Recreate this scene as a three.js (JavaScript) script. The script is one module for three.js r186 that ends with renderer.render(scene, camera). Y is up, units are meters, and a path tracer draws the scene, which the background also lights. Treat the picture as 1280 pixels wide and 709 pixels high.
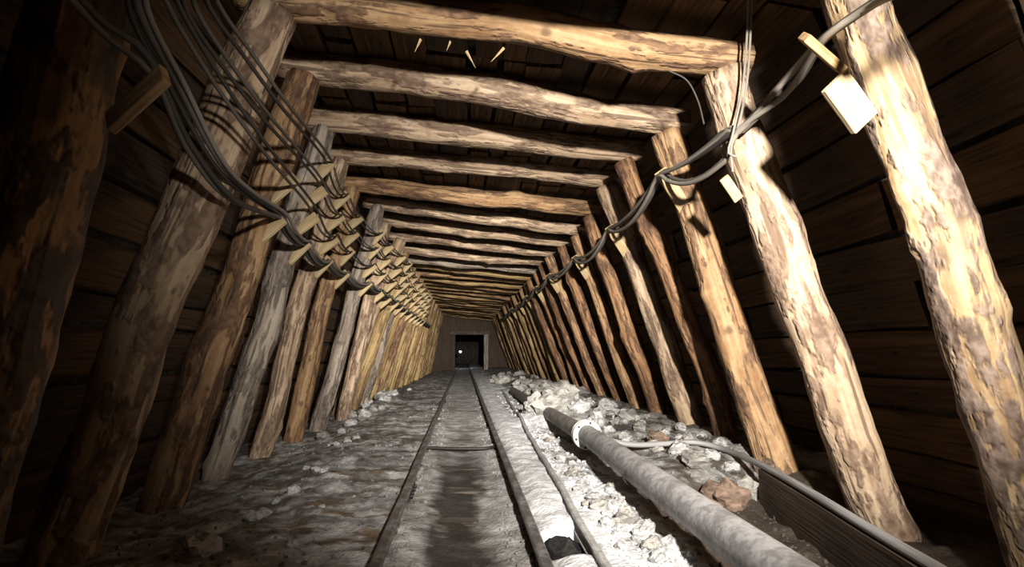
import * as THREE from 'three';
import { mergeGeometries, toCreasedNormals } from 'three/addons/utils/BufferGeometryUtils.js';
import { RoundedBoxGeometry } from 'three/addons/geometries/RoundedBoxGeometry.js';
import { ImprovedNoise } from 'three/addons/math/ImprovedNoise.js';

// ---------------------------------------------------------------- camera, light, exposure
const scene = new THREE.Scene();
scene.background = new THREE.Color(0x000000);
const W = 1280, H = 709, F = 725, VX = 579, VY = 441, CAM_H = 0.8;
const pitch = Math.atan((VY - H / 2) / F), yaw = -Math.atan((W / 2 - VX) * Math.cos(pitch) / F);
const camera = new THREE.PerspectiveCamera(2 * Math.atan(H / 2 / F) * 180 / Math.PI, W / H, 0.05, 200);
camera.position.set(0, CAM_H, 0);
camera.rotation.order = 'YXZ';
camera.rotation.set(pitch, yaw, 0);
camera.updateMatrixWorld();
const renderer = new THREE.WebGLRenderer({ antialias: true });
renderer.toneMapping = THREE.LinearToneMapping;
renderer.toneMappingExposure = 1.0;
renderer.shadowMap.enabled = true;

// the hand floodlight that lights the drift: one lamp, a wide spill and ever narrower, stronger beams
const LAMP = new THREE.Vector3(0.72, 1.75, 0.6);
const toward = (az, el) => new THREE.Vector3(Math.sin(az * Math.PI / 180), Math.tan(el * Math.PI / 180), -Math.cos(az * Math.PI / 180)).multiplyScalar(8).add(LAMP);
const LAMP_AIM = toward(8, -2);
const BEAMS = [            // half angle in degrees, intensity, aim
  [46, 84, toward(8, 3)],
  [30, 160, toward(2, -10)],
  [15, 540, toward(-3, -5)],
  [8, 1000, toward(-2.5, -3)],
];
for (const [deg, power, aim] of BEAMS) {
  const s = new THREE.SpotLight(0xfff9ef, power, 0, THREE.MathUtils.degToRad(deg), 1, 2);
  s.name = 'floodlight_beam';
  s.position.copy(LAMP);
  s.target.position.copy(aim);
  s.castShadow = true; s.shadow.radius = 3.5; s.shadow.mapSize.set(2048, 2048); s.shadow.bias = -0.0005;
  scene.add(s, s.target);
  s.target.name = 'beam_aim';
}

// ---------------------------------------------------------------- helpers
function rng(seed) { let a = seed >>> 0; return () => { a = (a + 0x6d2b79f5) | 0; let t = Math.imul(a ^ (a >>> 15), 1 | a); t = (t + Math.imul(t ^ (t >>> 7), 61 | t)) ^ t; return ((t ^ (t >>> 14)) >>> 0) / 4294967296; }; }
const clamp = (x, a = 0, b = 1) => Math.min(b, Math.max(a, x));
const lerp = (a, b, t) => a + (b - a) * t;
const smooth = (a, b, x) => { const t = clamp((x - a) / (b - a)); return t * t * (3 - 2 * t); };
const perlin = new ImprovedNoise();
const pn = (x, y, z = 0) => perlin.noise(x + 100.3, y + 57.7, z + 31.1);
function fbm3(x, y, z, oct = 4) { let s = 0, a = 0.5; for (let i = 0; i < oct; i++) { s += a * pn(x, y, z); x *= 2.03; y *= 2.03; z *= 2.03; a *= 0.5; } return s; }
const V = (x, y, z) => new THREE.Vector3(x, y, z);
// the point on the plane z = -d behind a pixel of the 1280 x 709 frame
function at(px, py, d) {
  const v = V((px - W / 2) / F, (H / 2 - py) / F, -1).applyEuler(camera.rotation);
  const t = -d / v.z;
  return V(v.x * t, CAM_H + v.y * t, -d);
}
// where a pixel's direction crosses the height y
function atHeight(px, py, y) {
  const v = V((px - W / 2) / F, (H / 2 - py) / F, -1).applyEuler(camera.rotation);
  const t = (y - CAM_H) / v.y;
  return V(v.x * t, y, v.z * t);
}
const used = {};
function numbered(name) { const n = used[name] = (used[name] ?? -1) + 1; return n ? `${name}_${String(n).padStart(3, '0')}` : name; }
function thing(name, label, category, group, pos = [0, 0, 0]) {
  const g = new THREE.Group(); g.name = numbered(name); g.position.set(...pos); scene.add(g);
  g.userData = { label, category }; if (group) g.userData.group = group; return g;
}
function single(name, geo, mat, label, category, group, pos = [0, 0, 0]) {
  const m = new THREE.Mesh(geo, mat); m.name = numbered(name); m.position.set(...pos); scene.add(m);
  m.userData = { label, category }; if (group) m.userData.group = group; return m;
}
function part(name, geo, mat, parent, label) { const m = new THREE.Mesh(geo, mat); m.name = name; parent.add(m); if (label) m.userData.label = label; return m; }
function setting(name, label, category) { const g = new THREE.Group(); g.name = name; scene.add(g); g.userData = { kind: 'structure', label, category }; return g; }

// ---------------------------------------------------------------- textures (computed, tile in both directions)
function tileNoise(seed, pu, pv) {
  const r = rng(seed), g = new Float32Array(pu * pv); for (let i = 0; i < g.length; i++) g[i] = r();
  return (u, v) => {
    const x = u * pu, y = v * pv, xi = Math.floor(x), yi = Math.floor(y), fx = x - xi, fy = y - yi;
    const sx = fx * fx * (3 - 2 * fx), sy = fy * fy * (3 - 2 * fy);
    const x0 = ((xi % pu) + pu) % pu, x1 = (x0 + 1) % pu, y0 = ((yi % pv) + pv) % pv, y1 = (y0 + 1) % pv;
    return lerp(lerp(g[y0 * pu + x0], g[y0 * pu + x1], sx), lerp(g[y1 * pu + x0], g[y1 * pu + x1], sx), sy);
  };
}
function tileFbm(seed, pu, pv, oct) {
  const n = []; for (let i = 0; i < oct; i++) n.push(tileNoise(seed + i * 17, pu << i, pv << i));
  return (u, v) => { let s = 0, a = 0.5, t = 0; for (const f of n) { s += a * f(u, v); t += a; a *= 0.55; } return s / t; };
}
function makeTexture(w, h, fn) {      // fn(u, v) -> [r, g, b (linear), height]
  const c = new Uint8Array(w * h * 4), b = new Uint8Array(w * h * 4), tmp = new THREE.Color();
  for (let y = 0; y < h; y++) for (let x = 0; x < w; x++) {
    const o = fn((x + 0.5) / w, (y + 0.5) / h), i = (y * w + x) * 4;
    tmp.setRGB(clamp(o[0]), clamp(o[1]), clamp(o[2])).convertLinearToSRGB();
    c[i] = tmp.r * 255; c[i + 1] = tmp.g * 255; c[i + 2] = tmp.b * 255; c[i + 3] = 255;
    b[i] = b[i + 1] = b[i + 2] = clamp(o[3]) * 255; b[i + 3] = 255;
  }
  const out = [c, b].map((d, k) => {
    const t = new THREE.DataTexture(d, w, h); t.wrapS = t.wrapT = THREE.RepeatWrapping; t.magFilter = THREE.LinearFilter; t.minFilter = THREE.LinearMipmapLinearFilter; t.generateMipmaps = true;
    if (!k) t.colorSpace = THREE.SRGBColorSpace; t.needsUpdate = true; return t;
  });
  return { map: out[0], bump: out[1] };
}
const mix3 = (a, b, t) => [lerp(a[0], b[0], t), lerp(a[1], b[1], t), lerp(a[2], b[2], t)];
// round timber: u once around, v 2.4 m along; bark flakes over stripped wood
function logMaterial(seed, o) {
  const grain = tileFbm(seed, 30, 5, 3), patch = tileFbm(seed + 100, 7, 7, 5), fleck = tileFbm(seed + 150, 20, 13, 4), fine = tileFbm(seed + 200, 24, 60, 3), tone = tileFbm(seed + 300, 3, 5, 3), knot = tileNoise(seed + 400, 6, 14), crack = tileFbm(seed + 500, 20, 4, 3);
  const t = makeTexture(256, 768, (u, v) => {
    const f = fine(u, v), g = grain(u, v), uu = u + 0.03 * (fleck(u, v) - 0.5), p = 0.5 * patch(uu, v) + 0.5 * fleck(uu, v) + 0.16 * (f - 0.5);
    const bark = smooth(o.cover - 0.05, o.cover + 0.05, p);
    let wood = mix3(o.wood[0], o.wood[1], smooth(0.25, 0.75, g * 0.45 + tone(u, v) * 0.35 + f * 0.2));
    const kn = smooth(0.86, 0.97, knot(u, v)); wood = mix3(wood, o.bark[0], kn * 0.7);
    const cr = smooth(0.62, 0.70, crack(u, v)) * o.crack; wood = mix3(wood, o.bark[0], cr);
    const bk = mix3(o.bark[0], o.bark[1], smooth(0.3, 0.75, f * 0.6 + fleck(u + 0.3, v) * 0.4));
    const c = mix3(wood, bk, bark * 0.92);
    return [...c, 0.25 + 0.2 * g - 0.2 * cr + 0.15 * f + bark * (0.2 + 0.3 * f)];
  });
  return new THREE.MeshStandardMaterial({ map: t.map, bumpMap: t.bump, bumpScale: 0.018, roughness: o.rough ?? 0.8 });
}
const LOGS = {
  mottled: logMaterial(11, { wood: [[0.30, 0.18, 0.09], [0.60, 0.44, 0.25]], bark: [[0.07, 0.045, 0.035], [0.27, 0.195, 0.155]], cover: 0.485, crack: 0.5 }),
  pale: logMaterial(23, { wood: [[0.30, 0.19, 0.115], [0.62, 0.47, 0.32]], bark: [[0.11, 0.065, 0.04], [0.29, 0.195, 0.135]], cover: 0.525, crack: 0.8 }),
  orange: logMaterial(37, { wood: [[0.25, 0.13, 0.055], [0.56, 0.37, 0.20]], bark: [[0.07, 0.036, 0.02], [0.22, 0.12, 0.065]], cover: 0.52, crack: 0.8 }),
  rust: logMaterial(59, { wood: [[0.17, 0.078, 0.03], [0.44, 0.25, 0.125]], bark: [[0.05, 0.026, 0.015], [0.17, 0.085, 0.048]], cover: 0.515, crack: 0.8 }),
  grey: logMaterial(41, { wood: [[0.22, 0.17, 0.13], [0.50, 0.42, 0.34]], bark: [[0.08, 0.062, 0.05], [0.25, 0.20, 0.16]], cover: 0.53, crack: 0.8 }),
  dark: logMaterial(53, { wood: [[0.14, 0.068, 0.026], [0.42, 0.24, 0.095]], bark: [[0.020, 0.012, 0.008], [0.085, 0.048, 0.03]], cover: 0.455, crack: 0.5, rough: 0.6 }),
  ochre: logMaterial(67, { wood: [[0.25, 0.15, 0.06], [0.54, 0.385, 0.175]], bark: [[0.10, 0.062, 0.028], [0.25, 0.16, 0.08]], cover: 0.55, crack: 0.8 }),
};
function boardMaterial(seed, a, b, rough = 0.85, spec = 1) {
  const grain = tileFbm(seed, 30, 3, 3), tone = tileFbm(seed + 50, 4, 3, 4), knot = tileNoise(seed + 90, 6, 6);
  const t = makeTexture(128, 256, (u, v) => { const g = grain(u, v); const c = mix3(a, b, smooth(0.25, 0.75, 0.6 * g + 0.4 * tone(u, v))); const k = smooth(0.88, 0.98, knot(u, v)); return [...mix3(c, [a[0] * 0.5, a[1] * 0.5, a[2] * 0.5], k), 0.3 + 0.5 * g]; });
  return new THREE.MeshPhysicalMaterial({ map: t.map, bumpMap: t.bump, bumpScale: 0.005, roughness: rough, specularIntensity: spec });
}
const SAWN = boardMaterial(71, [0.36, 0.25, 0.12], [0.66, 0.52, 0.31]);
const SAWN_BROWN = boardMaterial(75, [0.20, 0.11, 0.045], [0.42, 0.27, 0.13]);
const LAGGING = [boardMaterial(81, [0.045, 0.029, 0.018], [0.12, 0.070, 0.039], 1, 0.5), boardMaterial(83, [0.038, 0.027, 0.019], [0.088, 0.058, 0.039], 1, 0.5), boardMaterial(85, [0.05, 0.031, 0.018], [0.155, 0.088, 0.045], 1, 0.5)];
const BULKHEAD = boardMaterial(87, [0.03, 0.02, 0.013], [0.085, 0.055, 0.035]);
const SLEEPER = boardMaterial(91, [0.035, 0.028, 0.022], [0.11, 0.09, 0.072]);
function speckle(seed, a, b, cells, rough, bump) {
  const n = tileFbm(seed, cells, cells, 5), f = tileFbm(seed + 40, cells * 6, cells * 6, 2);
  const t = makeTexture(256, 256, (u, v) => { const x = n(u, v), y = f(u, v); return [...mix3(a, b, smooth(0.3, 0.7, x * 0.65 + y * 0.35)), 0.6 * x + 0.4 * y]; });
  return new THREE.MeshStandardMaterial({ map: t.map, bumpMap: t.bump, bumpScale: bump, roughness: rough });
}
const ROCKFACE = speckle(101, [0.02, 0.017, 0.014], [0.075, 0.062, 0.05], 8, 0.95, 0.04);
const PIPE = speckle(111, [0.19, 0.18, 0.18], [0.36, 0.35, 0.35], 6, 0.62, 0.002);
const PIPE_OLD = speckle(113, [0.09, 0.08, 0.07], [0.22, 0.20, 0.18], 6, 0.7, 0.003);
const FLANGE = speckle(117, [0.36, 0.35, 0.33], [0.62, 0.61, 0.58], 6, 0.7, 0.003);
const RAIL = speckle(121, [0.10, 0.09, 0.085], [0.26, 0.25, 0.245], 8, 0.5, 0.002);
RAIL.metalness = 0.2;
const THINRAIL = speckle(127, [0.30, 0.29, 0.28], [0.50, 0.49, 0.48], 8, 0.65, 0.002);
const STONE = [
  speckle(131, [0.24, 0.235, 0.23], [0.56, 0.55, 0.54], 4, 0.9, 0.01),
  speckle(133, [0.15, 0.14, 0.13], [0.38, 0.36, 0.33], 4, 0.9, 0.01),
  speckle(137, [0.10, 0.065, 0.045], [0.28, 0.19, 0.14], 4, 0.9, 0.01),
];
const COAL = speckle(141, [0.008, 0.008, 0.008], [0.03, 0.028, 0.027], 5, 0.55, 0.01);
const CABLE = [0x3c3834, 0x5f5952, 0x857d73].map((c, i) => new THREE.MeshStandardMaterial({ color: c, roughness: 0.6 + 0.1 * i }));
const STEEL_DARK = new THREE.MeshStandardMaterial({ color: 0x2b2724, roughness: 0.6, metalness: 0.4 });

// ---------------------------------------------------------------- ground shape
function ground(x, z) {
  const d = -z;
  let y = -0.075;
  y -= 0.025 * smooth(0.3, 0.05, Math.abs(x)) * smooth(9, 4, d);                      // worn trough between the rails
  y -= 0.13 * smooth(-0.9, -2.0, x);                                                   // falls to the left props
  y += 0.035 * smooth(0.36, 0.5, x) * smooth(1.2, 0.8, x);                             // crust beside the right rail
  y += 0.14 * smooth(1.0, 1.5, x) * smooth(3.4, 4.3, d);                               // rubble bank behind the pipe
  y -= 0.07 * smooth(1.08, 1.25, x) * smooth(4.0, 3.2, d);                             // ditch behind the near pipe
  y -= 0.05 * smooth(1.6, 2.0, x) * smooth(4.6, 3.6, d);
  y += 0.28 * Math.exp(-(((x - 1.12) / 0.34) ** 2) - ((d - 7.2) / 0.6) ** 2);          // spoil heap over the pipe
  y += 0.14 * Math.exp(-(((x + 1.45) / 0.25) ** 2) - ((d - 11.0) / 1.6) ** 2);         // spoil by the left props
  y -= 0.13 * Math.exp(-(((x - 0.47) / 0.10) ** 4) - ((d - 2.75) / 0.17) ** 4);        // hole beside the rail
  const inGauge = smooth(0.34, 0.27, Math.abs(x));
  const rough = lerp(0.02 + 0.05 * smooth(0.6, 1.1, x) + 0.02 * smooth(-0.5, -1.2, x), 0.012, inGauge);
  y += rough * (fbm3(x * 4, z * 3.2, 1.7, 4) * 1.5) + 0.010 * pn(x * 22, z * 18, 4.4) * (1 - 0.5 * inGauge);
  y += 0.012 * pn(x * 1.2, z * 7, 8.8) * smooth(0.4, -0.6, x);                           // cross ripples on the left
  return y;
}
function groundColour(x, z) {
  const d = -z, n = fbm3(x * 3, z * 2.2, 9.3, 4), f = fbm3(x * 14, z * 11, 3.3, 3);
  const mud = [0.055, 0.044, 0.034], clay = [0.22, 0.16, 0.10], dust = [0.66, 0.655, 0.65], lime = [0.90, 0.90, 0.92], blotch = [0.020, 0.013, 0.008], dirt = [0.065, 0.048, 0.035];
  let c = mix3([0.20, 0.18, 0.16], dust, smooth(-0.12, 0.25, n + 0.7 * f + 0.13));
  if (x < -0.3) {
    c = mix3(c, clay, smooth(0.12, 0.28, fbm3(x * 5, z * 9, 21.3, 3)));
    c = mix3(c, mud, smooth(0.06, -0.14, fbm3(x * 3, z * 8, 14.1, 3)) * 0.55);
  }
  const gauge = smooth(0.34, 0.28, Math.abs(x));
  c = mix3(c, mix3(c, [0.42, 0.40, 0.38], 0.5), gauge);
  // nearly black colour mixed in between the rails: ragged blotches, near stretch only
  const w = 0.16 + 0.16 * n, blotchMask = smooth(w + 0.05, w - 0.07, Math.abs(x + 0.01 + 0.1 * fbm3(x, z * 1.4, 5.5, 3)) + 0.12 * f) * smooth(7.0, 4.4, d + 2.2 * n);
  c = mix3(c, blotch, blotchMask * gauge * 0.93);
  const limeMask = smooth(0.36, 0.43, x + 0.05 * f) * smooth(1.12, 0.90, x + 0.5 * n + 0.3 * f);
  c = mix3(c, lime, limeMask * smooth(-0.35, 0.0, n + 0.7 * f + 0.35 * smooth(0.72, 0.55, x)));
  const back = smooth(0.95, 1.1, x + 0.15 * n);
  c = mix3(c, mix3([0.12, 0.105, 0.09], [0.44, 0.43, 0.41], smooth(-0.2, 0.2, n + f)), back * (1 - limeMask));
  c = mix3(c, dirt, back * smooth(4.1, 3.6, d + 0.8 * n + 0.6 * f));
  return c;
}
{
  const xs = [], zs = [];
  for (let x = -2.7; x <= 3.0001; x += 0.03) xs.push(x);
  for (let d = -3.5; d < 48;) { zs.push(-d); d += d < 1.2 ? 0.15 : 0.022 + 0.006 * Math.max(0, d - 1.5) ; }
  const pos = [], col = [], uv = [], idx = [];
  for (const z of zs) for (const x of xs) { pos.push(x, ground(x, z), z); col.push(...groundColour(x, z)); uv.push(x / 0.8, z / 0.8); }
  const n = xs.length;
  for (let j = 0; j + 1 < zs.length; j++) for (let i = 0; i + 1 < n; i++) { const a = j * n + i; idx.push(a, a + 1, a + n, a + 1, a + n + 1, a + n); }
  const g = new THREE.BufferGeometry();
  g.setAttribute('position', new THREE.Float32BufferAttribute(pos, 3)); g.setAttribute('color', new THREE.Float32BufferAttribute(col, 3)); g.setAttribute('uv', new THREE.Float32BufferAttribute(uv, 2));
  g.setIndex(idx); g.computeVertexNormals();
  const m = speckle(151, [0.55, 0.55, 0.55], [1, 1, 1], 10, 0.72, 0.012); m.vertexColors = true;
  const fl = new THREE.Mesh(g, m); fl.name = 'floor'; scene.add(fl);
  fl.userData = { kind: 'structure', label: 'uneven tunnel floor of grey mud, dust and white crust', category: 'floor' };
  console.log('floor', pos.length / 3);
}

// ---------------------------------------------------------------- timber
function logGeometry(pts, radii, seed, o = {}) {          // pts: Vector3 path; radii at its points
  const r = rng(seed), curve = new THREE.CatmullRomCurve3(pts), len = curve.getLength(), N = o.rings ?? Math.max(10, Math.round(len / 0.07)), M = o.sides ?? 18;
  const pos = [], uv = [], idx = [], u0 = r(), v0 = r(), amp = o.amp ?? 0.009, wob = (o.wobble ?? 0.014);
  const knots = []; for (let k = 0; k < 6; k++) knots.push([r(), r(), 0.012 + 0.02 * r()]);
  const ref = Math.abs(pts[0].clone().sub(pts[pts.length - 1]).normalize().y) > 0.7 ? V(0, 0, 1) : V(0, 1, 0);
  const p = new THREE.Vector3(), tg = new THREE.Vector3(), a = new THREE.Vector3(), b = new THREE.Vector3();
  for (let j = 0; j <= N; j++) {
    const t = j / N; curve.getPoint(t, p); curve.getTangent(t, tg); a.crossVectors(tg, ref).normalize(); b.crossVectors(a, tg).normalize();
    p.addScaledVector(a, wob * pn(t * len * 1.3, seed * 1.7, 2)).addScaledVector(b, wob * pn(t * len * 1.3, seed * 1.7, 9));
    const k = t * (radii.length - 1), i0 = Math.min(radii.length - 2, Math.floor(k)), R = lerp(radii[i0], radii[i0 + 1], k - i0);
    for (let i = 0; i <= M; i++) {
      const s = i / M, an = s * Math.PI * 2;
      let rr = R + amp * 1.6 * pn(Math.cos(an) * 1.4 + seed, Math.sin(an) * 1.4, t * len * 2.2) + amp * 0.8 * pn(Math.cos(an) * 4, Math.sin(an) * 4 + seed, t * len * 8);
      for (const [ks, kt, kh] of knots) { let du = Math.abs(ks - s); du = Math.min(du, 1 - du); const q = (du * 2 * Math.PI * R / 0.05) ** 2 + ((kt - t) * len / 0.06) ** 2; if (q < 6) rr += kh * Math.exp(-q); }
      if (o.taper && (t < 0.03 || t > 0.97)) rr *= 0.96;
      const c = Math.cos(an) * rr, e = Math.sin(an) * rr;
      pos.push(p.x + a.x * c + b.x * e, p.y + a.y * c + b.y * e, p.z + a.z * c + b.z * e); uv.push(s + u0, t * len / 2.4 + v0);
    }
  }
  for (let j = 0; j < N; j++) for (let i = 0; i < M; i++) { const q = j * (M + 1) + i; idx.push(q, q + M + 1, q + 1, q + 1, q + M + 1, q + M + 2); }
  for (const j of [0, N]) {
    const base = pos.length / 3; curve.getPoint(j / N, p); pos.push(p.x, p.y, p.z); uv.push(u0, v0);
    for (let i = 0; i < M; i++) { const q = j * (M + 1) + i; j ? idx.push(base, q + 1, q) : idx.push(base, q, q + 1); }
  }
  // normals welded at the seam
  const g = new THREE.BufferGeometry(); g.setAttribute('position', new THREE.Float32BufferAttribute(pos, 3)); g.setAttribute('uv', new THREE.Float32BufferAttribute(uv, 2)); g.setIndex(idx); g.computeVertexNormals();
  const nn = g.attributes.normal;
  for (let j = 0; j <= N; j++) { const q = j * (M + 1), w = q + M, x = nn.getX(q) + nn.getX(w), y = nn.getY(q) + nn.getY(w), z = nn.getZ(q) + nn.getZ(w), l = Math.hypot(x, y, z) || 1; nn.setXYZ(q, x / l, y / l, z / l); nn.setXYZ(w, x / l, y / l, z / l); }
  return g;
}
// flip test: make sure faces look outward
function rebase(geo, origin) { geo.translate(-origin.x, -origin.y, -origin.z); return geo; }
const boxUV = (g, s = 1) => { const p = g.attributes.position, n = g.attributes.normal, uv = g.attributes.uv; for (let i = 0; i < p.count; i++) { const ax = Math.abs(n.getX(i)), ay = Math.abs(n.getY(i)), az = Math.abs(n.getZ(i)); if (ay >= ax && ay >= az) uv.setXY(i, p.getX(i) / 0.3 * s, p.getZ(i) * s); else if (ax >= az) uv.setXY(i, p.getY(i) / 0.3 * s, p.getZ(i) * s); else uv.setXY(i, p.getX(i) / 0.3 * s, p.getY(i) * s); } return g; };
// boards are long along local x in cleats, along z in lagging
const cleatGeo = (l, w, t) => { const g = new RoundedBoxGeometry(l, t, w, 1, 0.006); const p = g.attributes.position, uv = g.attributes.uv; for (let i = 0; i < p.count; i++) uv.setXY(i, (p.getZ(i) + p.getY(i)) / 0.2, p.getX(i) / 0.5); return g; };

const SP = 0.95;
const depth = (i) => 2.2 + SP * (i - 1);
// near sets, read off the photograph: [axis pixels top and bottom], radius
const LEFT = { 1: [[100, 40, -42, 560], 0.17, 'dark'], 2: [[322, 60, 150, 500], 0.15, 'pale'], 3: [[365, 140, 245, 500], 0.125, 'orange'], 4: [[394, 190, 300, 500], 0.108, 'grey'], 5: [[424, 205, 345, 500], 0.1, 'pale'], 6: [[440, 240, 378, 500], 0.1, 'orange'], 7: [[470, 265, 408, 500], 0.1, 'grey'], 8: [[480, 285, 434, 500], 0.1, 'pale'] };
const RIGHT = { 1: [[1092, 60, 1275, 600], 0.122, 'mottled'], 2: [[905, 100, 1095, 620], 0.135, 'pale'], 3: [[826, 150, 975, 585], 0.125, 'orange'], 4: [[776, 190, 912, 550], 0.095, 'rust'], 5: [[757, 225, 868, 540], 0.125, 'pale'], 6: [[737, 270, 830, 530], 0.1, 'rust'], 7: [[722, 300, 802, 520], 0.1, 'orange'], 8: [[706, 318, 780, 512], 0.1, 'rust'] };
const CAPS = { 1: [[300, -145, 1000, -60], 0.12, 'pale'], 2: [[360, 1, 880, 71], 0.105, 'orange'], 3: [[420, 89, 800, 147], 0.108, 'pale'], 4: [[415, 150, 780, 188], 0.112, 'pale'], 5: [[440, 192, 760, 222], 0.108, 'pale'], 6: [[465, 231, 740, 262], 0.1, 'orange'], 7: [[475, 252, 720, 287], 0.1, 'pale'], 8: [[485, 275, 705, 302], 0.095, 'pale'], 9: [[495, 294, 692, 316], 0.09, 'pale'] };
const R0 = rng(5);
const sets = [];
for (let i = -2; i <= 29; i++) {
  const d = depth(i), far = smooth(9, 28, d), j = (a) => (R0() - 0.5) * a;
  const S = { i, d };
  const lineAt = (a, b, y) => { const t = (y - a.y) / (b.y - a.y); return V(lerp(a.x, b.x, t), y, a.z); };
  let cl, cr;
  if (CAPS[i]) { const q = CAPS[i][0]; cl = at(q[0], q[1], d); cr = at(q[2], q[3], d); S.capR = CAPS[i][1]; S.capM = CAPS[i][2]; }
  else { cl = V(-1.2 + j(0.1), 2.72 + j(0.06), -d); cr = V(1.5 + j(0.1), 2.48 + j(0.06), -d); S.capR = 0.09 + j(0.02); S.capM = ['pale', 'orange', 'ochre', 'grey'][Math.floor(R0() * 4)]; if (i > 12) S.capM = ['ochre', 'orange'][i % 2]; }
  const capY = (x) => cl.y + (cr.y - cl.y) * (x - cl.x) / (cr.x - cl.x);
  const mk = (tab, sx) => {
    let a, b, r, m;
    if (tab[i]) { const q = tab[i][0]; a = at(q[0], q[1], d); b = at(q[2], q[3], d); r = tab[i][1]; m = tab[i][2]; }
    else if (sx < 0) { a = V(-1.16 + 0.05 * far + j(0.06), 2.5, -d); b = V(lerp(-1.96, -1.62, far) + j(0.08), -0.1, -d); r = 0.1 + j(0.02); m = ['ochre', 'grey', 'pale', 'orange'][Math.floor(R0() * 4)]; if (i > 11) m = ['ochre', 'orange', 'ochre'][i % 3]; }
    else { a = V(1.45 + j(0.08), 2.5, -d); b = V(2.42 + j(0.08), -0.1, -d); r = 0.098 + j(0.025); m = ['orange', 'ochre', 'rust', 'orange'][Math.floor(R0() * 4)]; }
    const foot = lineAt(a, b, -0.26 + (sx > 0 && d > 3.6 ? 0.1 : 0));
    let top = lineAt(a, b, 2.3); const ty = capY(top.x) - S.capR + 0.02; top = lineAt(a, b, ty);
    return { top, foot, r, m };
  };
  S.L = mk(LEFT, -1); S.R = mk(RIGHT, 1);
  const capDir = cr.clone().sub(cl).normalize();
  S.capA = cl.clone().addScaledVector(capDir, (Math.min(cl.x, S.L.top.x - 0.18) - cl.x) / capDir.x);
  S.capB = cl.clone().addScaledVector(capDir, (Math.max(cr.x, S.R.top.x + 0.16) - cl.x) / capDir.x);
  S.capY = capY;
  sets.push(S);
}
// labels: near timbers by their own look, the rest as sets of look-alikes
const PLAB = {
  L1: 'thick dark bark-covered log prop with a short board nailed high up', L2: 'thick pale log prop crossed by drooping cables, darkening toward its foot', L3: 'slim orange-brown log prop with two bright wedge boards for cables', L4: 'greyish smooth log prop beside the slim orange-brown one',
  R1: 'log prop with peeling mottled bark and two boards nailed near its head', R2: 'stout pale log prop wrapped by vertical wires at its head', R3: 'straight tan log prop holding a white wedge under the sagging cables', R4: 'thin rusty-orange crooked log prop between two paler props', R5: 'broad pale knotty log prop standing behind the end of the thin hose',
};
const TONE = { pale: 'pale', orange: 'orange-brown', ochre: 'ochre yellow', grey: 'greyish', dark: 'dark', mottled: 'mottled', rust: 'rusty brown' };
const ORD = ['', 'first', 'second', 'third', 'fourth', 'fifth', 'sixth', 'seventh', 'eighth', 'ninth', 'tenth', 'eleventh', 'twelfth'];
const CLAB = { 2: 'split pale roof beam with hanging wood splinters below it', 3: 'pale roof beam next behind the splintered one', 4: 'knotty pale roof beam, second along the roof after the splintered one' };
function nailCleat(parent, origin, pos, dir, face, l, w, t, mat) {       // a short board: long along dir, its flat toward face
  const g = cleatGeo(l, w, t), x = dir.clone().normalize(), y = face.clone().addScaledVector(x, -face.dot(x)).normalize(), z = new THREE.Vector3().crossVectors(x, y);
  const m = part('cleat', g, mat, parent); m.quaternion.setFromRotationMatrix(new THREE.Matrix4().makeBasis(x, y, z)); m.position.copy(pos).sub(origin); return m;
}
const LEVELS = [1.66, 1.93, 2.16, 2.36];
const leftX = (S, y) => lerp(S.L.foot.x, S.L.top.x, (y - S.L.foot.y) / (S.L.top.y - S.L.foot.y));
const rightX = (S, y) => lerp(S.R.foot.x, S.R.top.x, (y - S.R.foot.y) / (S.R.top.y - S.R.foot.y));
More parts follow.
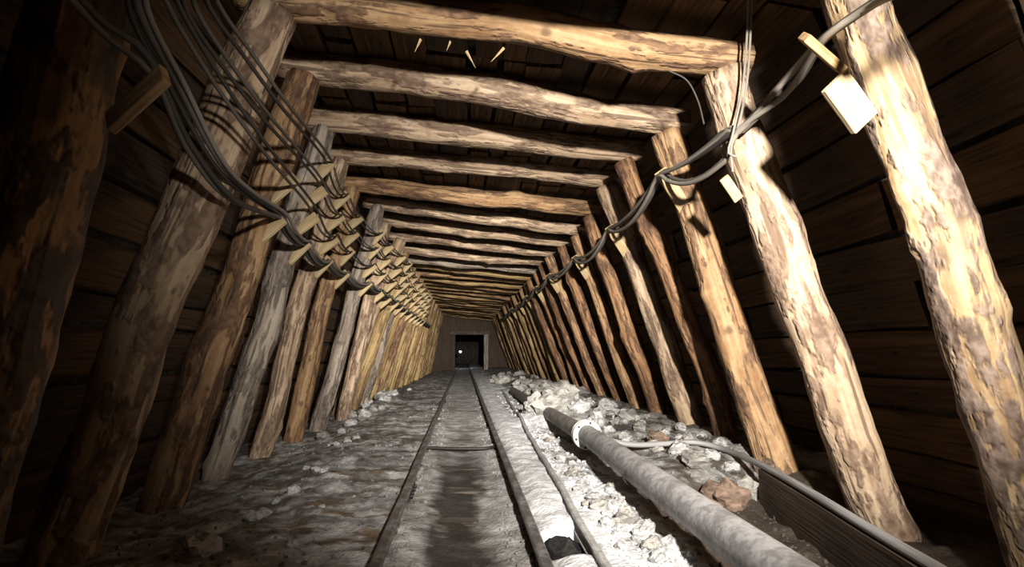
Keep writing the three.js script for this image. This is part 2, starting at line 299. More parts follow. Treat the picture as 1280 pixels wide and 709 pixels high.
for (const S of sets) {
  for (const side of ['L', 'R']) {
    const q = S[side], i = S.i, o = q.foot, key = side + i;
    const bend = V((R0() - 0.5) * 0.05, 0, (R0() - 0.5) * 0.05), mid = q.foot.clone().lerp(q.top, 0.5).add(bend);
    const g = logGeometry([q.foot.clone(), q.foot.clone().lerp(mid, 0.5).addScaledVector(bend, 0.2), mid, mid.clone().lerp(q.top, 0.5), q.top.clone()], [q.r * 1.06, q.r, q.r * 0.93], 300 + i * 2 + (side === 'R' ? 1 : 0), { sides: i > 12 ? 12 : 20, rings: i > 12 ? 20 : 44, amp: i < 6 ? 0.013 : 0.010, wobble: 0.03 });
    rebase(g, o);
    const cleated = side === 'L' ? i >= 3 && i <= 17 : i >= 3 && i <= 19 && i % 2 === 1;
    let lab = PLAB[key], grp;
    if (!lab && i < 1) { lab = side === 'L' ? 'round timber prop beside the thick dark bark-covered log' : 'round timber prop beside the mottled peeling log'; grp = side === 'L' ? 'props before the dark log' : 'props before the mottled log'; }
    else if (!lab && i <= 12) lab = side === 'L' ? `${TONE[q.m]} cleated log prop, ${ORD[i - 1]} along the cable wall after the dark bark log` : `${TONE[q.m]} log prop, ${ORD[i - 1]} along the pipe wall after the mottled bark log`;
    else if (!lab) { lab = `${TONE[q.m]} round prop ${cleated ? 'with' : 'without'} cable cleats deep along the ${side === 'L' ? 'cable' : 'pipe'} wall`; grp = lab + 's'; }
    const t = thing('timber_prop', lab, 'prop', grp, [o.x, o.y, o.z]);
    part('log', g, LOGS[q.m], t);
    if (side === 'L' && i >= 3 && i <= 17) {
      for (const [k, y] of LEVELS.entries()) {
        if (i === 3 && k > 1) continue;
        const r = (R0() - 0.5), yy = y + 0.05 * r + (i === 3 && k === 1 ? 0.02 : 0), x = leftX(S, yy) + q.r * 0.75;
        nailCleat(t, o, V(x + 0.04, yy - 0.02, -S.d + q.r * 0.55), V(0.8, 0.75 + 0.3 * r, 0.05), V(-0.25, 0.25, 0.95), 0.24, 0.10, 0.035, SAWN);
      }
    }
    if (key === 'L1') nailCleat(t, o, at(172, 124, 2.03), at(205, 95, 2.0).sub(at(138, 155, 2.06)), V(-0.35, 0.4, 0.85), 0.27, 0.115, 0.035, SAWN_BROWN);
    if (key === 'R1') {
      nailCleat(t, o, at(1028, 66, 2.1), at(1003, 45, 2.08).sub(at(1055, 90, 2.12)), V(0.5, 0.6, 0.6), 0.21, 0.10, 0.035, SAWN_BROWN);
      nailCleat(t, o, at(1062, 128, 2.06), at(1040, 97, 2.03).sub(at(1085, 160, 2.09)), V(-0.4, 0.25, 0.9), 0.22, 0.125, 0.03, SAWN);
    }
    if (key === 'R2') nailCleat(t, o, at(914, 236, 3.06), at(905, 222, 3.04).sub(at(924, 250, 3.08)), V(-0.5, 0.4, 0.8), 0.16, 0.06, 0.02, SAWN);
    if (side === 'R' && i >= 3 && i <= 19 && i % 2 === 1) {
      const y = 2.03, x = rightX(S, y) - q.r * 0.85;
      nailCleat(t, o, V(x, y - 0.05, -S.d + q.r * 0.6), V(-0.55, 0.85, 0), V(-0.6, -0.3, 0.75), 0.36, 0.10, 0.035, SAWN);
    }
  }
  let lab = CLAB[S.i], grp;
  if (!lab && S.i < 2) { lab = 'round timber roof beam before the splintered one'; grp = 'roof beams before the splintered one'; }
  else if (!lab && S.i <= 13) lab = `${TONE[S.capM]} round roof beam, ${ORD[S.i - 2]} along the roof after the splintered one`;
  else if (!lab) { lab = `${TONE[S.capM]} round roof beam deep in the tunnel toward the doorway`; grp = lab + 's'; }
  const o = S.capA.clone().lerp(S.capB, 0.5);
  const t = thing('roof_beam', lab, 'beam', grp, [o.x, o.y, o.z]);
  const bow = V(0, (R0() - 0.5) * 0.05, (R0() - 0.5) * 0.06);
  part('log', rebase(logGeometry([S.capA, S.capA.clone().lerp(o, 0.5).addScaledVector(bow, 0.6), o.clone().add(bow), o.clone().lerp(S.capB, 0.5), S.capB], [S.capR, S.capR * 1.04, S.capR * 0.97], 700 + S.i, { sides: S.i > 12 ? 12 : 20, rings: S.i > 12 ? 18 : 40, wobble: 0.03, amp: 0.011 }), o), LOGS[S.capM], t);
  if (S.i === 2) {
    for (const [ax, ay, bx, by] of [[526, 55, 518, 66], [583, 70, 595, 86], [630, 66, 613, 78], [563, 58, 558, 64]]) {
      const a = at(ax, ay - 6, S.d - S.capR * 0.7), b = at(bx, by, S.d - S.capR * 0.8), g = new THREE.ConeGeometry(0.009, a.distanceTo(b), 5); g.scale(1, 1, 0.4);
      const m = part('splinter', g, SAWN, t); m.position.copy(a.clone().lerp(b, 0.5)).sub(o); m.quaternion.setFromUnitVectors(V(0, 1, 0), b.clone().sub(a).normalize());
    }
  }
}

// ---------------------------------------------------------------- walls, roof: rock behind, lagging boards on it
{
  const wl = setting('wall_left', 'dark left tunnel wall of rough lagging boards', 'wall'), wr = setting('wall_right', 'dark right tunnel wall of rough lagging boards', 'wall'), ce = setting('ceiling', 'dark tunnel roof of lagging boards over the beams', 'ceiling');
  const z0 = 3.4, z1 = -29.6, L = z0 - z1, zc = (z0 + z1) / 2;
  const slab = (a, b, thick, out) => {        // rock slab along the drift between two cross-section points
    const d = b.clone().sub(a), g = new THREE.BoxGeometry(d.length() + 0.6, thick, L, 12, 1, 60), p = g.attributes.position;
    for (let i = 0; i < p.count; i++) p.setY(i, p.getY(i) + 0.04 * fbm3(p.getX(i) * 2, 3.3 * out, p.getZ(i) * 2, 3));
    g.rotateZ(Math.atan2(d.y, d.x)); const mid = a.clone().lerp(b, 0.5); g.translate(mid.x, mid.y, zc);
    const uv = g.attributes.uv; for (let i = 0; i < p.count; i++) uv.setXY(i, p.getY(i) / 1.5 + p.getX(i) / 1.5, p.getZ(i) / 1.5);
    g.computeVertexNormals(); return g;
  };
  const lf = V(-2.42, -0.3, 0), lt = V(-1.52, 2.95, 0), rf = V(2.86, -0.3, 0), rt = V(1.92, 2.75, 0);
  const nrm = (a, b, s) => { const d = b.clone().sub(a); return V(-d.y * s, d.x * s, 0).normalize(); };
  const off = (p, n, k) => p.clone().addScaledVector(n, k);
  const nl = nrm(lf, lt, 1), nr = nrm(rf, rt, -1), nc = V(0.073, 0.997, 0);
  part('rock_face', slab(off(lf, nl, 0.2), off(lt, nl, 0.2), 0.3, 1), ROCKFACE, wl);
  part('rock_face', slab(off(rf, nr, 0.2), off(rt, nr, 0.2), 0.3, 2), ROCKFACE, wr);
  const ct = V(-1.7, 2.98, 0), cu = V(2.1, 2.70, 0);
  part('rock_face', slab(off(ct, nc, 0.22), off(cu, nc, 0.22), 0.3, 3), ROCKFACE, ce);
  const rb = rng(77), protos = [];
  for (let k = 0; k < 6; k++) { const w = 0.15 + 0.025 * k, g = new THREE.BoxGeometry(w, 0.035, 1.86, 2, 1, 6), p = g.attributes.position; for (let i = 0; i < p.count; i++) p.setXYZ(i, p.getX(i) * (1 + 0.12 * pn(p.getZ(i) * 2, k, Math.sign(p.getX(i)))), p.getY(i) + 0.012 * pn(p.getX(i) * 5, p.getZ(i) * 2, k), p.getZ(i)); boxUV(g); g.computeVertexNormals(); protos.push([w, g]); }
  const lag = (root, a, b, n) => {
    const d = b.clone().sub(a), len = d.length(), dir = d.clone().normalize(), ang = Math.atan2(d.y, d.x), farGeo = [];
    for (let s = 0.06; s < len;) {
      const row = protos[Math.floor(rb() * 6)], w = row[0]; s += w / 2;
      const shift = rb() < 0.5 ? 0 : SP;
      for (let z = 2.2 - SP * 2.5 + 3 + shift; z > -28.5; z -= 1.9) {
        const p = a.clone().addScaledVector(dir, s + (rb() - 0.5) * 0.02).addScaledVector(n, 0.03 * rb()), tilt = (rb() - 0.5) * 0.035, mi = Math.floor(rb() * 3);
        if (z > -11) {
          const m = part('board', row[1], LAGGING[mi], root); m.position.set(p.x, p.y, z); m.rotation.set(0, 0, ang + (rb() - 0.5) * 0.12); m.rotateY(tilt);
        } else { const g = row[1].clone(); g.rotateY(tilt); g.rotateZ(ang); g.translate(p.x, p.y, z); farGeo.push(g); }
      }
      s += w / 2 + 0.012 + rb() * 0.03;
    }
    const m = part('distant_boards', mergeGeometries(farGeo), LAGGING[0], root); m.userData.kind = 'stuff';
  };
  lag(wl, lf, lt, nl); lag(wr, rf, rt, nr); lag(ce, ct, cu, nc);
  // the far end: a boarded bulkhead with a low doorway; the near end behind the lens
  const DZ = -29.4, oL = -0.42, oR = 1.05, oT = 1.72;
  const wb = setting('wall_back', 'brown boarded end wall around a low dark doorway', 'wall');
  const bulk = (x0, x1, y0, y1) => { const g = new THREE.BoxGeometry(x1 - x0, y1 - y0, 0.3); boxUV(g, 0.7); const m = part('bulkhead', g, BULKHEAD, wb); m.position.set((x0 + x1) / 2, (y0 + y1) / 2, DZ - 0.15); };
  bulk(-2.8, oL, -0.4, 3.2); bulk(oR, 3.2, -0.4, 3.2); bulk(oL, oR, oT, 3.2);
  const tun = (x0, x1, y0, y1, za, zb) => { const g = new THREE.BoxGeometry(x1 - x0, y1 - y0, za - zb); boxUV(g, 0.5); const m = part('rock_face', g, ROCKFACE, wb); m.position.set((x0 + x1) / 2, (y0 + y1) / 2, (za + zb) / 2); };
  tun(oL - 0.5, oL - 0.2, -0.4, 2.3, DZ - 0.3, -47); tun(oR + 0.2, oR + 0.5, -0.4, 2.3, DZ - 0.3, -47); tun(oL - 0.5, oR + 0.5, 1.95, 2.3, DZ - 0.3, -47); tun(-1.2, 1.9, -0.4, 2.5, -47, -47.3);
  const wf = setting('wall_front', 'dark rock face closing the tunnel behind the lamp', 'wall');
  const g = new THREE.BoxGeometry(7, 4.4, 0.3, 20, 14, 1), p = g.attributes.position; for (let i = 0; i < p.count; i++) p.setZ(i, p.getZ(i) + 0.1 * fbm3(p.getX(i), p.getY(i), 3, 4)); g.computeVertexNormals();
  part('rock_face', g, ROCKFACE, wf).position.set(0, 1.4, 3.5);
  // door frame in the bulkhead
  const DOORWOOD = LOGS.grey;
  const fr = setting('door_1', 'pale grey timber frame of the low dark doorway', 'door frame');
  const box = (w, h, x, y, mat = DOORWOOD) => { const q = new RoundedBoxGeometry(w, h, 0.22, 1, 0.02); const m = part('frame_timber', q, mat, fr); m.position.set(x, y, DZ + 0.12); };
  box(0.2, 1.85, oL - 0.08, 0.82, BULKHEAD); box(0.22, 1.85, oR + 0.09, 0.82); box(oR - oL + 0.6, 0.18, (oL + oR) / 2, oT + 0.06, SLEEPER);
}

// ---------------------------------------------------------------- track
function railProfile(h, head, foot, web) {
  const s = new THREE.Shape(), a = head / 2, f = foot / 2, w = web / 2;
  s.moveTo(-f, -h); s.lineTo(f, -h); s.lineTo(f, -h + 0.008); s.lineTo(w, -h + 0.018); s.lineTo(w, -0.026); s.lineTo(a, -0.02); s.lineTo(a, -0.006); s.lineTo(a - 0.007, 0); s.lineTo(-a + 0.007, 0); s.lineTo(-a, -0.006); s.lineTo(-a, -0.02); s.lineTo(-w, -0.026); s.lineTo(-w, -h + 0.018); s.lineTo(-f, -h + 0.008); s.closePath(); return s;
}
function sweep(shape, pts, steps) {
  const g = new THREE.ExtrudeGeometry(shape, { steps, extrudePath: new THREE.CatmullRomCurve3(pts), bevelEnabled: false });
  return g;
}
function railGeometry(shape, path) {       // path: list of [x, y, z], shape stays upright
  const pts = shape.getPoints(), n = pts.length, pos = [], uv = [], idx = [];
  path.forEach(([x, y, z], j) => { pts.forEach((p, i) => { pos.push(x + p.x, y + p.y, z); uv.push(i / n, z / 0.4); }); });
  for (let j = 0; j + 1 < path.length; j++) for (let i = 0; i < n; i++) { const a = j * n + i, b = j * n + (i + 1) % n; idx.push(a, b, a + n, b, b + n, a + n); }
  const fc = THREE.ShapeUtils.triangulateShape(pts, []), e = (path.length - 1) * n;
  for (const [a, b, c] of fc) idx.push(a, c, b, e + a, e + b, e + c);
  let g = new THREE.BufferGeometry(); g.setAttribute('position', new THREE.Float32BufferAttribute(pos, 3)); g.setAttribute('uv', new THREE.Float32BufferAttribute(uv, 2)); g.setIndex(idx); g.computeVertexNormals();
  return toCreasedNormals(g, 0.6);
}
{
  const prof = railProfile(0.095, 0.05, 0.08, 0.014);
  for (const sx of [-1, 1]) {
    const path = []; for (let z = 3.0; z > -46; z -= 0.5) path.push([sx * 0.328 + 0.006 * pn(z * 0.8, sx * 3, 1) + (sx < 0 && z < -4 ? -0.004 : 0), 0.004 * pn(z * 0.7, sx * 5, 6), z]);
    const t = thing('track_rail', sx < 0 ? 'worn grey steel rail on the cable side of the track' : 'dark steel rail bordering the white crusted strip', 'rail');
    part('rail_bar', railGeometry(prof, path), RAIL, t);
    for (const z of sx < 0 ? [-3.75, -10.2] : [-6.6, -13]) for (const k of [-1, 1]) {
      const g = new RoundedBoxGeometry(0.014, 0.045, 0.4, 1, 0.004), m = part('fishplate', g, STEEL_DARK, t); m.position.set(sx * 0.328 + k * 0.018, -0.05, z);
      for (const bz of [-0.13, -0.05, 0.05, 0.13]) { const b = part('bolt', new THREE.CylinderGeometry(0.011, 0.011, 0.02, 6), STEEL_DARK, m); b.rotation.z = Math.PI / 2; b.position.set(k * 0.012, 0, bz); }
    }
  }
  // sleepers, mostly sunk in the mud
  const rs = rng(31), sg = []; for (let k = 0; k < 3; k++) { const g = new THREE.BoxGeometry(1.05 + 0.06 * k, 0.1, 0.15, 16, 2, 4), p = g.attributes.position; for (let i = 0; i < p.count; i++) p.setXYZ(i, p.getX(i), p.getY(i) + 0.014 * pn(p.getX(i) * 4, p.getZ(i) * 9, k), p.getZ(i) + 0.012 * pn(p.getX(i) * 3, k + 5, p.getY(i) * 9)); const uv = g.attributes.uv; for (let i = 0; i < p.count; i++) uv.setXY(i, (p.getZ(i) + p.getY(i)) / 0.25, p.getX(i)); g.computeVertexNormals(); sg.push(g); }
  for (let k = 0; k < 22; k++) {
    const z = -(1.75 + k * 0.72 + rs() * 0.1), m = single('track_sleeper', sg[k % 3], SLEEPER, 'half-buried wooden sleeper under the two rails', 'sleeper', 'sleepers of the track', [0.02 * (rs() - 0.5), -0.158 + 0.018 * rs(), z]); m.rotation.y = (rs() - 0.5) * 0.06;
  }
  const tb = [atHeight(533, 560, -0.055), atHeight(580, 561, -0.06), atHeight(612, 560, -0.058), atHeight(622, 554, -0.04), atHeight(625, 551, -0.03)]; tb[0].x = -0.31; tb[4].x = 0.312;
  single('tie_bar', new THREE.TubeGeometry(new THREE.CatmullRomCurve3(tb), 30, 0.014, 8), STEEL_DARK, 'dark bent steel tie bar lying across between the rails', 'tie bar');
  // thin old rail laid along the white strip
  const path = []; for (let d = 0.6; d < 13; d += 0.2) { const x = d < 4.5 ? lerp(0.525, 0.63, (d - 1.2) / 3.3) : lerp(0.63, 0.74, (d - 4.5) / 4); const xx = x + 0.01 * pn(d * 1.3, 4, 4); path.push([xx, Math.max(-0.01, 0.035 + (ground(xx, -d - 0.2) + ground(xx, -d) + ground(xx, -d + 0.2)) / 3), -d]); }
  single('thin_rail', railGeometry(railProfile(0.06, 0.036, 0.055, 0.012), path), THINRAIL, 'thin pale dusty rail lying along the white crust', 'rail');
}

// ---------------------------------------------------------------- pipes and hose
{
  const t = thing('steel_pipe', 'thick grey steel pipe with a pale flange along the rubble', 'pipe', undefined, [0.99, 0.13, -2.5]);
  const tube = (za, zb, x0, y0, x1, y1, r) => { const c = new THREE.CatmullRomCurve3([V(x0 - 0.99, y0 - 0.13, za + 2.5), V(lerp(x0, x1, 0.5) - 0.99, lerp(y0, y1, 0.5) - 0.13 - 0.008, lerp(za, zb, 0.5) + 2.5), V(x1 - 0.99, y1 - 0.13, zb + 2.5)]); const g = new THREE.TubeGeometry(c, 60, r, 28), uv = g.attributes.uv; for (let i = 0; i < uv.count; i++) uv.setXY(i, uv.getX(i) * (za - zb) / 0.5, uv.getY(i)); return g; };
  part('pipe_length', tube(1.5, -4.66, 0.97, 0.12, 0.99, 0.15, 0.078), PIPE, t);
  part('pipe_length', tube(-4.72, -12, 0.99, 0.14, 1.03, 0.02, 0.074), PIPE_OLD, t);
  const prof = [[0.079, -0.02], [0.112, -0.02], [0.118, -0.012], [0.118, 0.012], [0.112, 0.02], [0.079, 0.02]].map(([x, y]) => new THREE.Vector2(x, y));
  for (const z of [-4.66, -4.71]) { const g = new THREE.LatheGeometry(prof, 32); g.rotateX(Math.PI / 2); const m = part('flange', g, FLANGE, t, 'pale dusty flange'); m.position.set(0, 0.02, z + 2.5); }
  for (let k = 0; k < 6; k++) { const a = k / 6 * Math.PI * 2 + 0.3, g = new THREE.CylinderGeometry(0.009, 0.009, 0.12, 6); g.rotateX(Math.PI / 2); part('bolt', g, STEEL_DARK, t).position.set(0.098 * Math.cos(a), 0.02 + 0.098 * Math.sin(a), -4.685 + 2.5); }
  for (const z of [-1.2, -3.3]) { const g = new THREE.CylinderGeometry(0.082, 0.082, 0.05, 28, 1, true); g.rotateX(Math.PI / 2); part('weld_band', g, PIPE_OLD, t).position.set(-0.008, -0.005, z + 2.5); }
  // retaining plank on edge with the hose along its top
  const hose = [V(1.075, 0.15, -4.42), at(790, 556, 4.42), at(830, 555, 4.44), at(868, 553, 4.45), at(900, 560, 4.3), at(935, 574, 3.85), at(962, 587, 3.48), at(1010, 614, 2.92), at(1085, 660, 2.32), at(1172, 711, 1.88)];
  const last = hose[hose.length - 1], dir = last.clone().sub(hose[hose.length - 2]); hose.push(last.clone().addScaledVector(dir, 1.2), last.clone().addScaledVector(dir, 2.4));
  single('hose', new THREE.TubeGeometry(new THREE.CatmullRomCurve3(hose), 120, 0.021, 10), PIPE, 'thin dusty hose bending from the pipe along the dark plank', 'hose');
  const a = hose[6], b = hose[11], d = b.clone().sub(a), n = 14, pos = [];
  const pg = new THREE.BoxGeometry(0.05, 0.34, d.length() + 0.3, 2, 4, n), p = pg.attributes.position;
  for (let i = 0; i < p.count; i++) p.setX(i, p.getX(i) + 0.012 * pn(p.getY(i) * 6, p.getZ(i) * 2, 3)); boxUV(pg); pg.computeVertexNormals();
  const mid = a.clone().lerp(b, 0.5), pm = single('retaining_plank', pg, LAGGING[1], 'dark plank set on edge under the thin hose', 'plank', undefined, [mid.x, mid.y - 0.195, mid.z]);
  pm.rotation.order = 'YXZ'; pm.rotation.y = Math.atan2(d.x, d.z); pm.rotation.x = -Math.asin(d.y / d.length());
}

// ---------------------------------------------------------------- cables
function sagged(pts, sags, per = 5) {
  const out = []; for (let i = 0; i + 1 < pts.length; i++) for (let k = 0; k < per; k++) { const t = k / per, p = pts[i].clone().lerp(pts[i + 1], t); p.y -= (sags[i] ?? sags[sags.length - 1]) * 4 * t * (1 - t); out.push(p); } out.push(pts[pts.length - 1]); return out;
}
function cable(pts, r, mi, label, group) { const c = new THREE.CatmullRomCurve3(pts); return single('cable', new THREE.TubeGeometry(c, Math.min(300, pts.length * 3), r, 7), CABLE[mi], label, 'cable', group); }
{
  const rc = rng(91);
  const S = (i) => sets.find((s) => s.i === i);
  const seat = (i, k, s) => { const q = S(i), y = LEVELS[k] + 0.06, x = leftX(q, y) + q.L.r + 0.055; return V(x + 0.035 * s[0], y + 0.03 * s[1], -q.d + 0.02); };
  // lowest level: drooping bundles in front of the thick pale prop
  const lo = [[[148, -40, 1.9], [165, 22, 2.1], [212, 108, 2.6], [268, 206, 2.9]], [[156, -40, 1.9], [177, 22, 2.1], [222, 105, 2.6], [276, 204, 2.9]], [[170, -40, 1.9], [186, 18, 2.1], [232, 108, 2.6], [282, 206, 2.9]], [[120, 20, 1.9], [176, 60, 2.1], [236, 178, 2.6], [282, 240, 2.9]], [[126, 40, 1.9], [184, 86, 2.1], [232, 184, 2.6], [275, 240, 2.9]]];
  lo.forEach((q, n) => {
    const s = [(n % 3) - 1, n < 3 ? 0.6 : -0.4], pts = q.map(([x, y, d]) => at(x, y, d)); pts.unshift(V(pts[0].x - 0.02, pts[0].y + 0.1, 2.9), pts[0].clone().add(V(0, 0.22, 1.2)));
    const run = []; for (let i = 3; i <= 20; i++) run.push(seat(i, 0, [s[0] + 0.4 * rc(), s[1] + 0.4 * rc()]));
    cable([...pts, ...sagged(run, [0.05, 0.09, 0.06, 0.08, 0.05])], 0.012 + 0.003 * (n % 2), n % 3, n < 3 ? 'grey cable in the high drooping bundle across the thick pale prop' : 'grey cable in the lower drooping bundle across the thick pale prop', n < 3 ? 'high drooping cable bundle' : 'lower drooping cable bundle');
  });
  const up = [[[215, -40, 1.9], [236, 20, 2.2], [285, 92, 2.6], [322, 140, 2.92]], [[190, -30, 1.9], [222, 30, 2.2], [272, 110, 2.6], [316, 172, 2.92]], [[245, -40, 1.9], [262, 10, 2.2], [305, 70, 2.6], [345, 125, 2.93]]];
  up.forEach((q, n) => {
    const lv = [2, 1, 3][n], pts = q.map(([x, y, d]) => at(x, y, d)); pts.unshift(V(pts[0].x - 0.02, pts[0].y + 0.1, 2.9), pts[0].clone().add(V(0, 0.12, 1.2)));
    for (let k = 0; k < 2; k++) {
      const run = []; for (let i = 4; i <= 18; i++) run.push(seat(i, lv, [k * 1.2 - 0.6 + 0.4 * rc(), 0.5 * rc()]));
      cable([...pts.map((p) => p.clone().add(V(0.03 * k, 0.02 * k, 0))), ...sagged(run, [0.09, 0.06, 0.09, 0.05])], 0.010, (n + k) % 2, ['dark cable resting in the third row of wooden cleats', 'dark cable resting in the second row of wooden cleats', 'dark cable resting in the top row of wooden cleats'][n], ['third cleat row cables', 'second cleat row cables', 'top cleat row cables'][n]);
    }
  });
  // right: a bundle slung from prop to prop
  const base = [V(1.45, 2.1, 2.9), V(1.4, 2.15, 0.2), at(1190, -60, 1.3), at(1085, 8, 1.9), at(1036, 42, 2.1), at(985, 96, 2.6), at(918, 168, 2.98)];
  for (let k = 0; k < 5; k++) {
    const o = V((rc() - 0.5) * 0.05, (rc() - 0.5) * 0.05, 0), run = [at(912, k < 3 ? 158 + k * 5 : 182 + k * 3, 3.0)];
    for (let i = 3; i <= 21; i += 2) { const q = S(i), y = 2.08; run.push(V(rightX(q, y) - q.R.r - 0.07 + o.x, y + 0.02 + o.y * 0.6, -q.d + 0.09)); }
    const sg = k < 3 ? [0.03, 0.07, 0.1, 0.07] : [0.11, 0.16, 0.18, 0.13];
    cable([...base.map((p, n) => p.clone().addScaledVector(o, n === 5 ? 1.2 : 0.5).add(V(0, n === 5 && k > 2 ? -0.07 : 0, 0))), ...sagged(run, sg, 7)], 0.0145, (k + 1) % 3, k < 3 ? 'grey cable of the taut upper strand slung along the pipe wall' : 'grey cable of the deeper sagging strand slung along the pipe wall', k < 3 ? 'taut upper strand' : 'sagging strand');
  }
  for (const [n, q] of [[[941, -60, 2.7], [939, 20, 2.85], [934, 100, 2.92], [925, 150, 2.95], [914, 186, 2.96], [916, 215, 2.96]], [[937, -60, 2.7], [935, 20, 2.85], [928, 110, 2.92], [916, 168, 2.94], [911, 192, 2.95], [922, 196, 2.95]]].entries())
    single('tie_wire', new THREE.TubeGeometry(new THREE.CatmullRomCurve3(q.map((p) => at(...p))), 40, 0.007, 6), CABLE[2], 'thin wire hanging from the roof to the stout pale prop', 'wire', 'wires at the stout prop');
  single('tie_wire', new THREE.TubeGeometry(new THREE.CatmullRomCurve3([at(835, 88, 3.1), at(858, 100, 3.1), at(872, 125, 3.12), at(880, 155, 3.1)]), 20, 0.005, 6), CABLE[0], 'thin curled wire hanging below the end of the splintered beam', 'wire');
}

// ---------------------------------------------------------------- stones
function stoneGeometry(seed, flat = 0.7) {
  let g = new THREE.IcosahedronGeometry(1, 2); const p = g.attributes.position;
  for (let i = 0; i < p.count; i++) { const v = V(p.getX(i), p.getY(i), p.getZ(i)), k = 1 + 0.55 * pn(v.x * 1.3 + seed * 3, v.y * 1.3, v.z * 1.3) + 0.25 * pn(v.x * 3, v.y * 3 + seed, v.z * 3); p.setXYZ(i, v.x * k, v.y * k * flat, v.z * k * 0.85); }
  return toCreasedNormals(g, 0.5);
}
{
  const geos = []; for (let k = 0; k < 7; k++) geos.push(stoneGeometry(k + 2, 0.6 + 0.08 * (k % 4)));
  const r = rng(404);
  const put = (x, d, s, mi, label, group) => { const tone = ['pale', 'grey', 'brown'][mi]; label = `${tone} ${label.replace(/^(pale|grey|white dusted) /, '')}`; group = `${tone} ${group.replace(/^pale /, '')}`; const m = single('stone', geos[Math.floor(r() * 7)], STONE[mi], label, 'stone', group, [x, ground(x, -d) + s * 0.22, -d]); m.scale.setScalar(s); m.rotation.set((r() - 0.5) * 0.6, r() * 6.3, (r() - 0.5) * 0.6); };
  // white lumps at the foot of the left props
  for (const [px, py, s] of [[366, 622, 0.042], [345, 630, 0.03], [318, 652, 0.05], [330, 648, 0.04], [395, 592, 0.04], [405, 596, 0.03], [383, 588, 0.03], [250, 697, 0.10], [420, 560, 0.04], [434, 556, 0.045], [445, 552, 0.04], [412, 556, 0.035], [402, 644, 0.02], [366, 690, 0.03], [320, 697, 0.02]]) { const q = atHeight(px, py, -0.11); put(q.x, -q.z, s, 0, 'pale stone lump at the foot of the cable wall props', 'pale stones by the cable wall'); }
  for (let k = 0; k < 26; k++) put(-1.25 - 0.4 * r(), 6.5 + 7 * r() * r() + k * 0.1, 0.05 + 0.1 * r() * r(), r() < 0.6 ? 0 : 1, 'pale stone lump at the foot of the cable wall props', 'pale stones by the cable wall');
  // heap over the pipe
  for (let k = 0; k < 30; k++) { const a = r() * 6.3, q = Math.sqrt(r()); put(1.12 + 0.36 * q * Math.cos(a), 7.2 + 0.7 * q * Math.sin(a), 0.05 + 0.11 * r() * (1 - 0.4 * q), r() < 0.12 ? 0 : 1, 'grey rock in the spoil heap over the pipe', 'rocks of the spoil heap'); }
  for (const [x, d, q] of [[1.02, 6.9, 0.19], [1.28, 7.3, 0.21], [1.1, 7.7, 0.2], [0.98, 7.5, 0.15]]) put(x, d, q, 1, 'rock in the spoil heap over the pipe', 'rocks of the spoil heap');
  // rubble between pipe and props
  for (let k = 0; k < 70; k++) { const d = 3.7 + 4.2 * r(), x = 1.15 + 0.95 * r(); put(x, d, 0.035 + 0.075 * r() * r(), d < 4.2 && r() < 0.6 ? 2 : r() < 0.5 ? 0 : 1, 'broken rock in the rubble between pipe and props', 'rubble behind the pipe'); }
  for (const [px, py, s, mi] of [[905, 606, 0.13, 2], [870, 590, 0.10, 1], [930, 600, 0.09, 1], [850, 578, 0.08, 0], [890, 582, 0.07, 0], [822, 566, 0.08, 2], [760, 520, 0.13, 0], [735, 512, 0.11, 0]]) { const q = atHeight(px, py, 0.0); put(q.x, -q.z, s, mi, 'broken rock in the rubble between pipe and props', 'rubble behind the pipe'); }
  // between thin rail and pipe
  for (let k = 0; k < 80; k++) { const d = 1.9 + 7 * r() * r(), x = lerp(0.68, 0.92, r()); put(x, d, 0.02 + 0.05 * r() * r(), r() < 0.75 ? 0 : 1, 'white dusted stone between the thin rail and the pipe', 'stones beside the thin rail'); }
  // deeper along the right
  for (let k = 0; k < 40; k++) put(0.85 + 1.3 * r(), 8.3 + 12 * r(), 0.06 + 0.12 * r(), 1, 'grey stone on the bank deep along the pipe wall', 'stones deeper by the pipe wall');
  const coal = single('coal_lump', geos[3], COAL, 'black lump in a hole of the white crust beside the rail', 'coal', undefined, [0.47, ground(0.47, -2.75) + 0.045, -2.75]); coal.scale.set(0.10, 0.10, 0.15);
  // gravel nobody could count
  const N = 4200, sg = new THREE.IcosahedronGeometry(1, 0), im = new THREE.InstancedMesh(sg, new THREE.MeshStandardMaterial({ color: 0xffffff, roughness: 0.9 }), N), mt = new THREE.Matrix4(), qt = new THREE.Quaternion(), e = new THREE.Euler(), c = new THREE.Color();
  for (let k = 0; k < N; k++) {
    const d = 1.3 + 12 * r() * r(), z = -d; let x; const w = r(); x = w < 0.3 ? lerp(0.66, 1.05, r()) : w < 0.62 ? lerp(1.1, 2.2, r()) : w < 0.76 ? (r() < 0.5 ? -1 : 1) * lerp(0.2, 0.31, r()) : lerp(-0.38, -1.8, r());
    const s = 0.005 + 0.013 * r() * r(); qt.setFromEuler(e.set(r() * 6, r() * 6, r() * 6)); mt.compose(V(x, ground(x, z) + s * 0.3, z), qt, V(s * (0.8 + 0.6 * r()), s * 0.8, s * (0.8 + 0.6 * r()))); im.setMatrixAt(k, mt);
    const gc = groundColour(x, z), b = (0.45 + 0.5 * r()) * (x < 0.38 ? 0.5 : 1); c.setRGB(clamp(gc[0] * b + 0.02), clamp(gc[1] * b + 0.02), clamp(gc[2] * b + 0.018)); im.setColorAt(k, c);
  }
  im.name = 'gravel'; im.userData = { kind: 'stuff', label: 'small gravel scattered over the tunnel floor', category: 'gravel' }; scene.add(im);
}

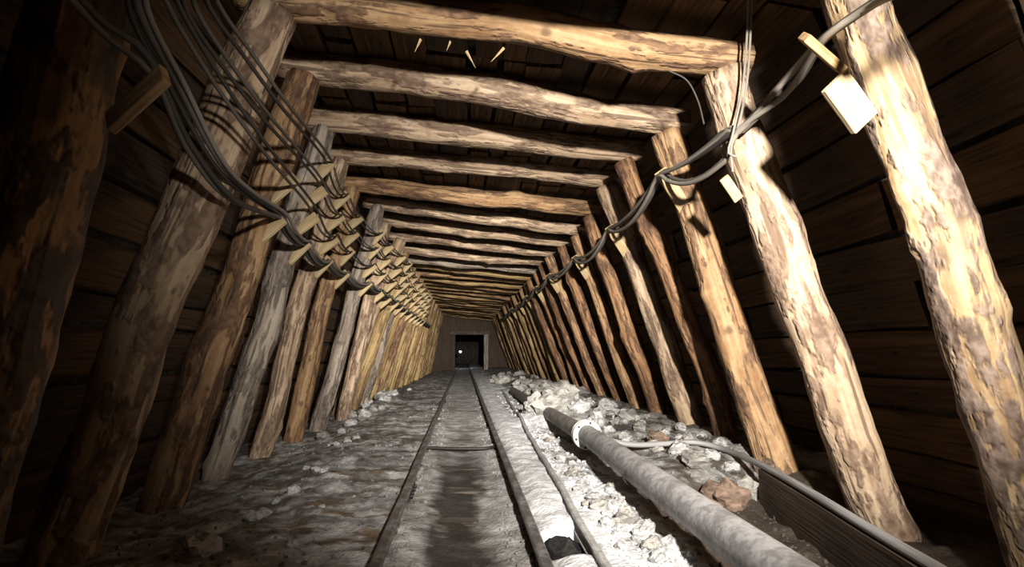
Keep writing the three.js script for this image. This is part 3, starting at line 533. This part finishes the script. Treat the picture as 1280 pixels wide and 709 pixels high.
// ---------------------------------------------------------------- lamps
{
  // the floodlight hung from a beam just behind the frame
  const dir = LAMP_AIM.clone().sub(LAMP).normalize(), o = LAMP.clone().addScaledVector(dir, -0.03);
  const t = thing('floodlight', 'hanging floodlight with round reflector aimed along the tunnel', 'lamp', undefined, [o.x, o.y, o.z]);
  const q = new THREE.Quaternion().setFromUnitVectors(V(0, 1, 0), dir);
  const shell = new THREE.LatheGeometry([[0.015, -0.12], [0.045, -0.115], [0.055, -0.07], [0.085, 0], [0.09, 0.012], [0.082, 0.012], [0.05, -0.06], [0.0, -0.07]].map(([x, y]) => new THREE.Vector2(x, y)), 32);
  part('housing', shell, STEEL_DARK, t).quaternion.copy(q);
  part('lens', new THREE.CylinderGeometry(0.08, 0.08, 0.004, 32), new THREE.MeshStandardMaterial({ color: 0xffffff, emissive: 0xfff9ef, emissiveIntensity: 4, roughness: 0.3 }), t, 'glowing round lens').quaternion.copy(q);
  const S = sets.find((s) => s.i === -2), top = V(LAMP.x, S.capY(LAMP.x) - S.capR, -S.d);
  part('hanger', new THREE.TubeGeometry(new THREE.CatmullRomCurve3([V(0, 0, 0).addScaledVector(dir, -0.1), V(-0.01, 0.15, 0.03), top.clone().sub(o)]), 20, 0.005, 6), STEEL_DARK, t);
  // the small lamp far down the drift
  const f = V(-0.16, 0.86, -33), l = thing('tunnel_lamp', 'small white lamp glowing in the dark doorway far away', 'lamp', undefined, [f.x, f.y, f.z]);
  part('bulb', new THREE.SphereGeometry(0.07, 16, 12), new THREE.MeshStandardMaterial({ color: 0xffffff, emissive: 0xffffff, emissiveIntensity: 3 }), l, 'glowing white bulb');
  const hood = part('hood', new THREE.LatheGeometry([[0.02, 0.14], [0.05, 0.12], [0.085, 0.04], [0.09, 0.035]].map(([x, y]) => new THREE.Vector2(x, y)), 20), STEEL_DARK, l);
  part('hanger', new THREE.CylinderGeometry(0.008, 0.008, 0.95, 6), STEEL_DARK, l).position.set(0, 0.61, 0);
  const p = new THREE.PointLight(0xf2f6ff, 0.8, 0, 2); p.name = 'bulb_light'; p.position.copy(f).add(V(0, 0, 0.1)); p.castShadow = true; scene.add(p);
}
scene.traverse((o) => { if (o.isMesh) { o.castShadow = true; o.receiveShadow = true; } });
renderer.render(scene, camera);
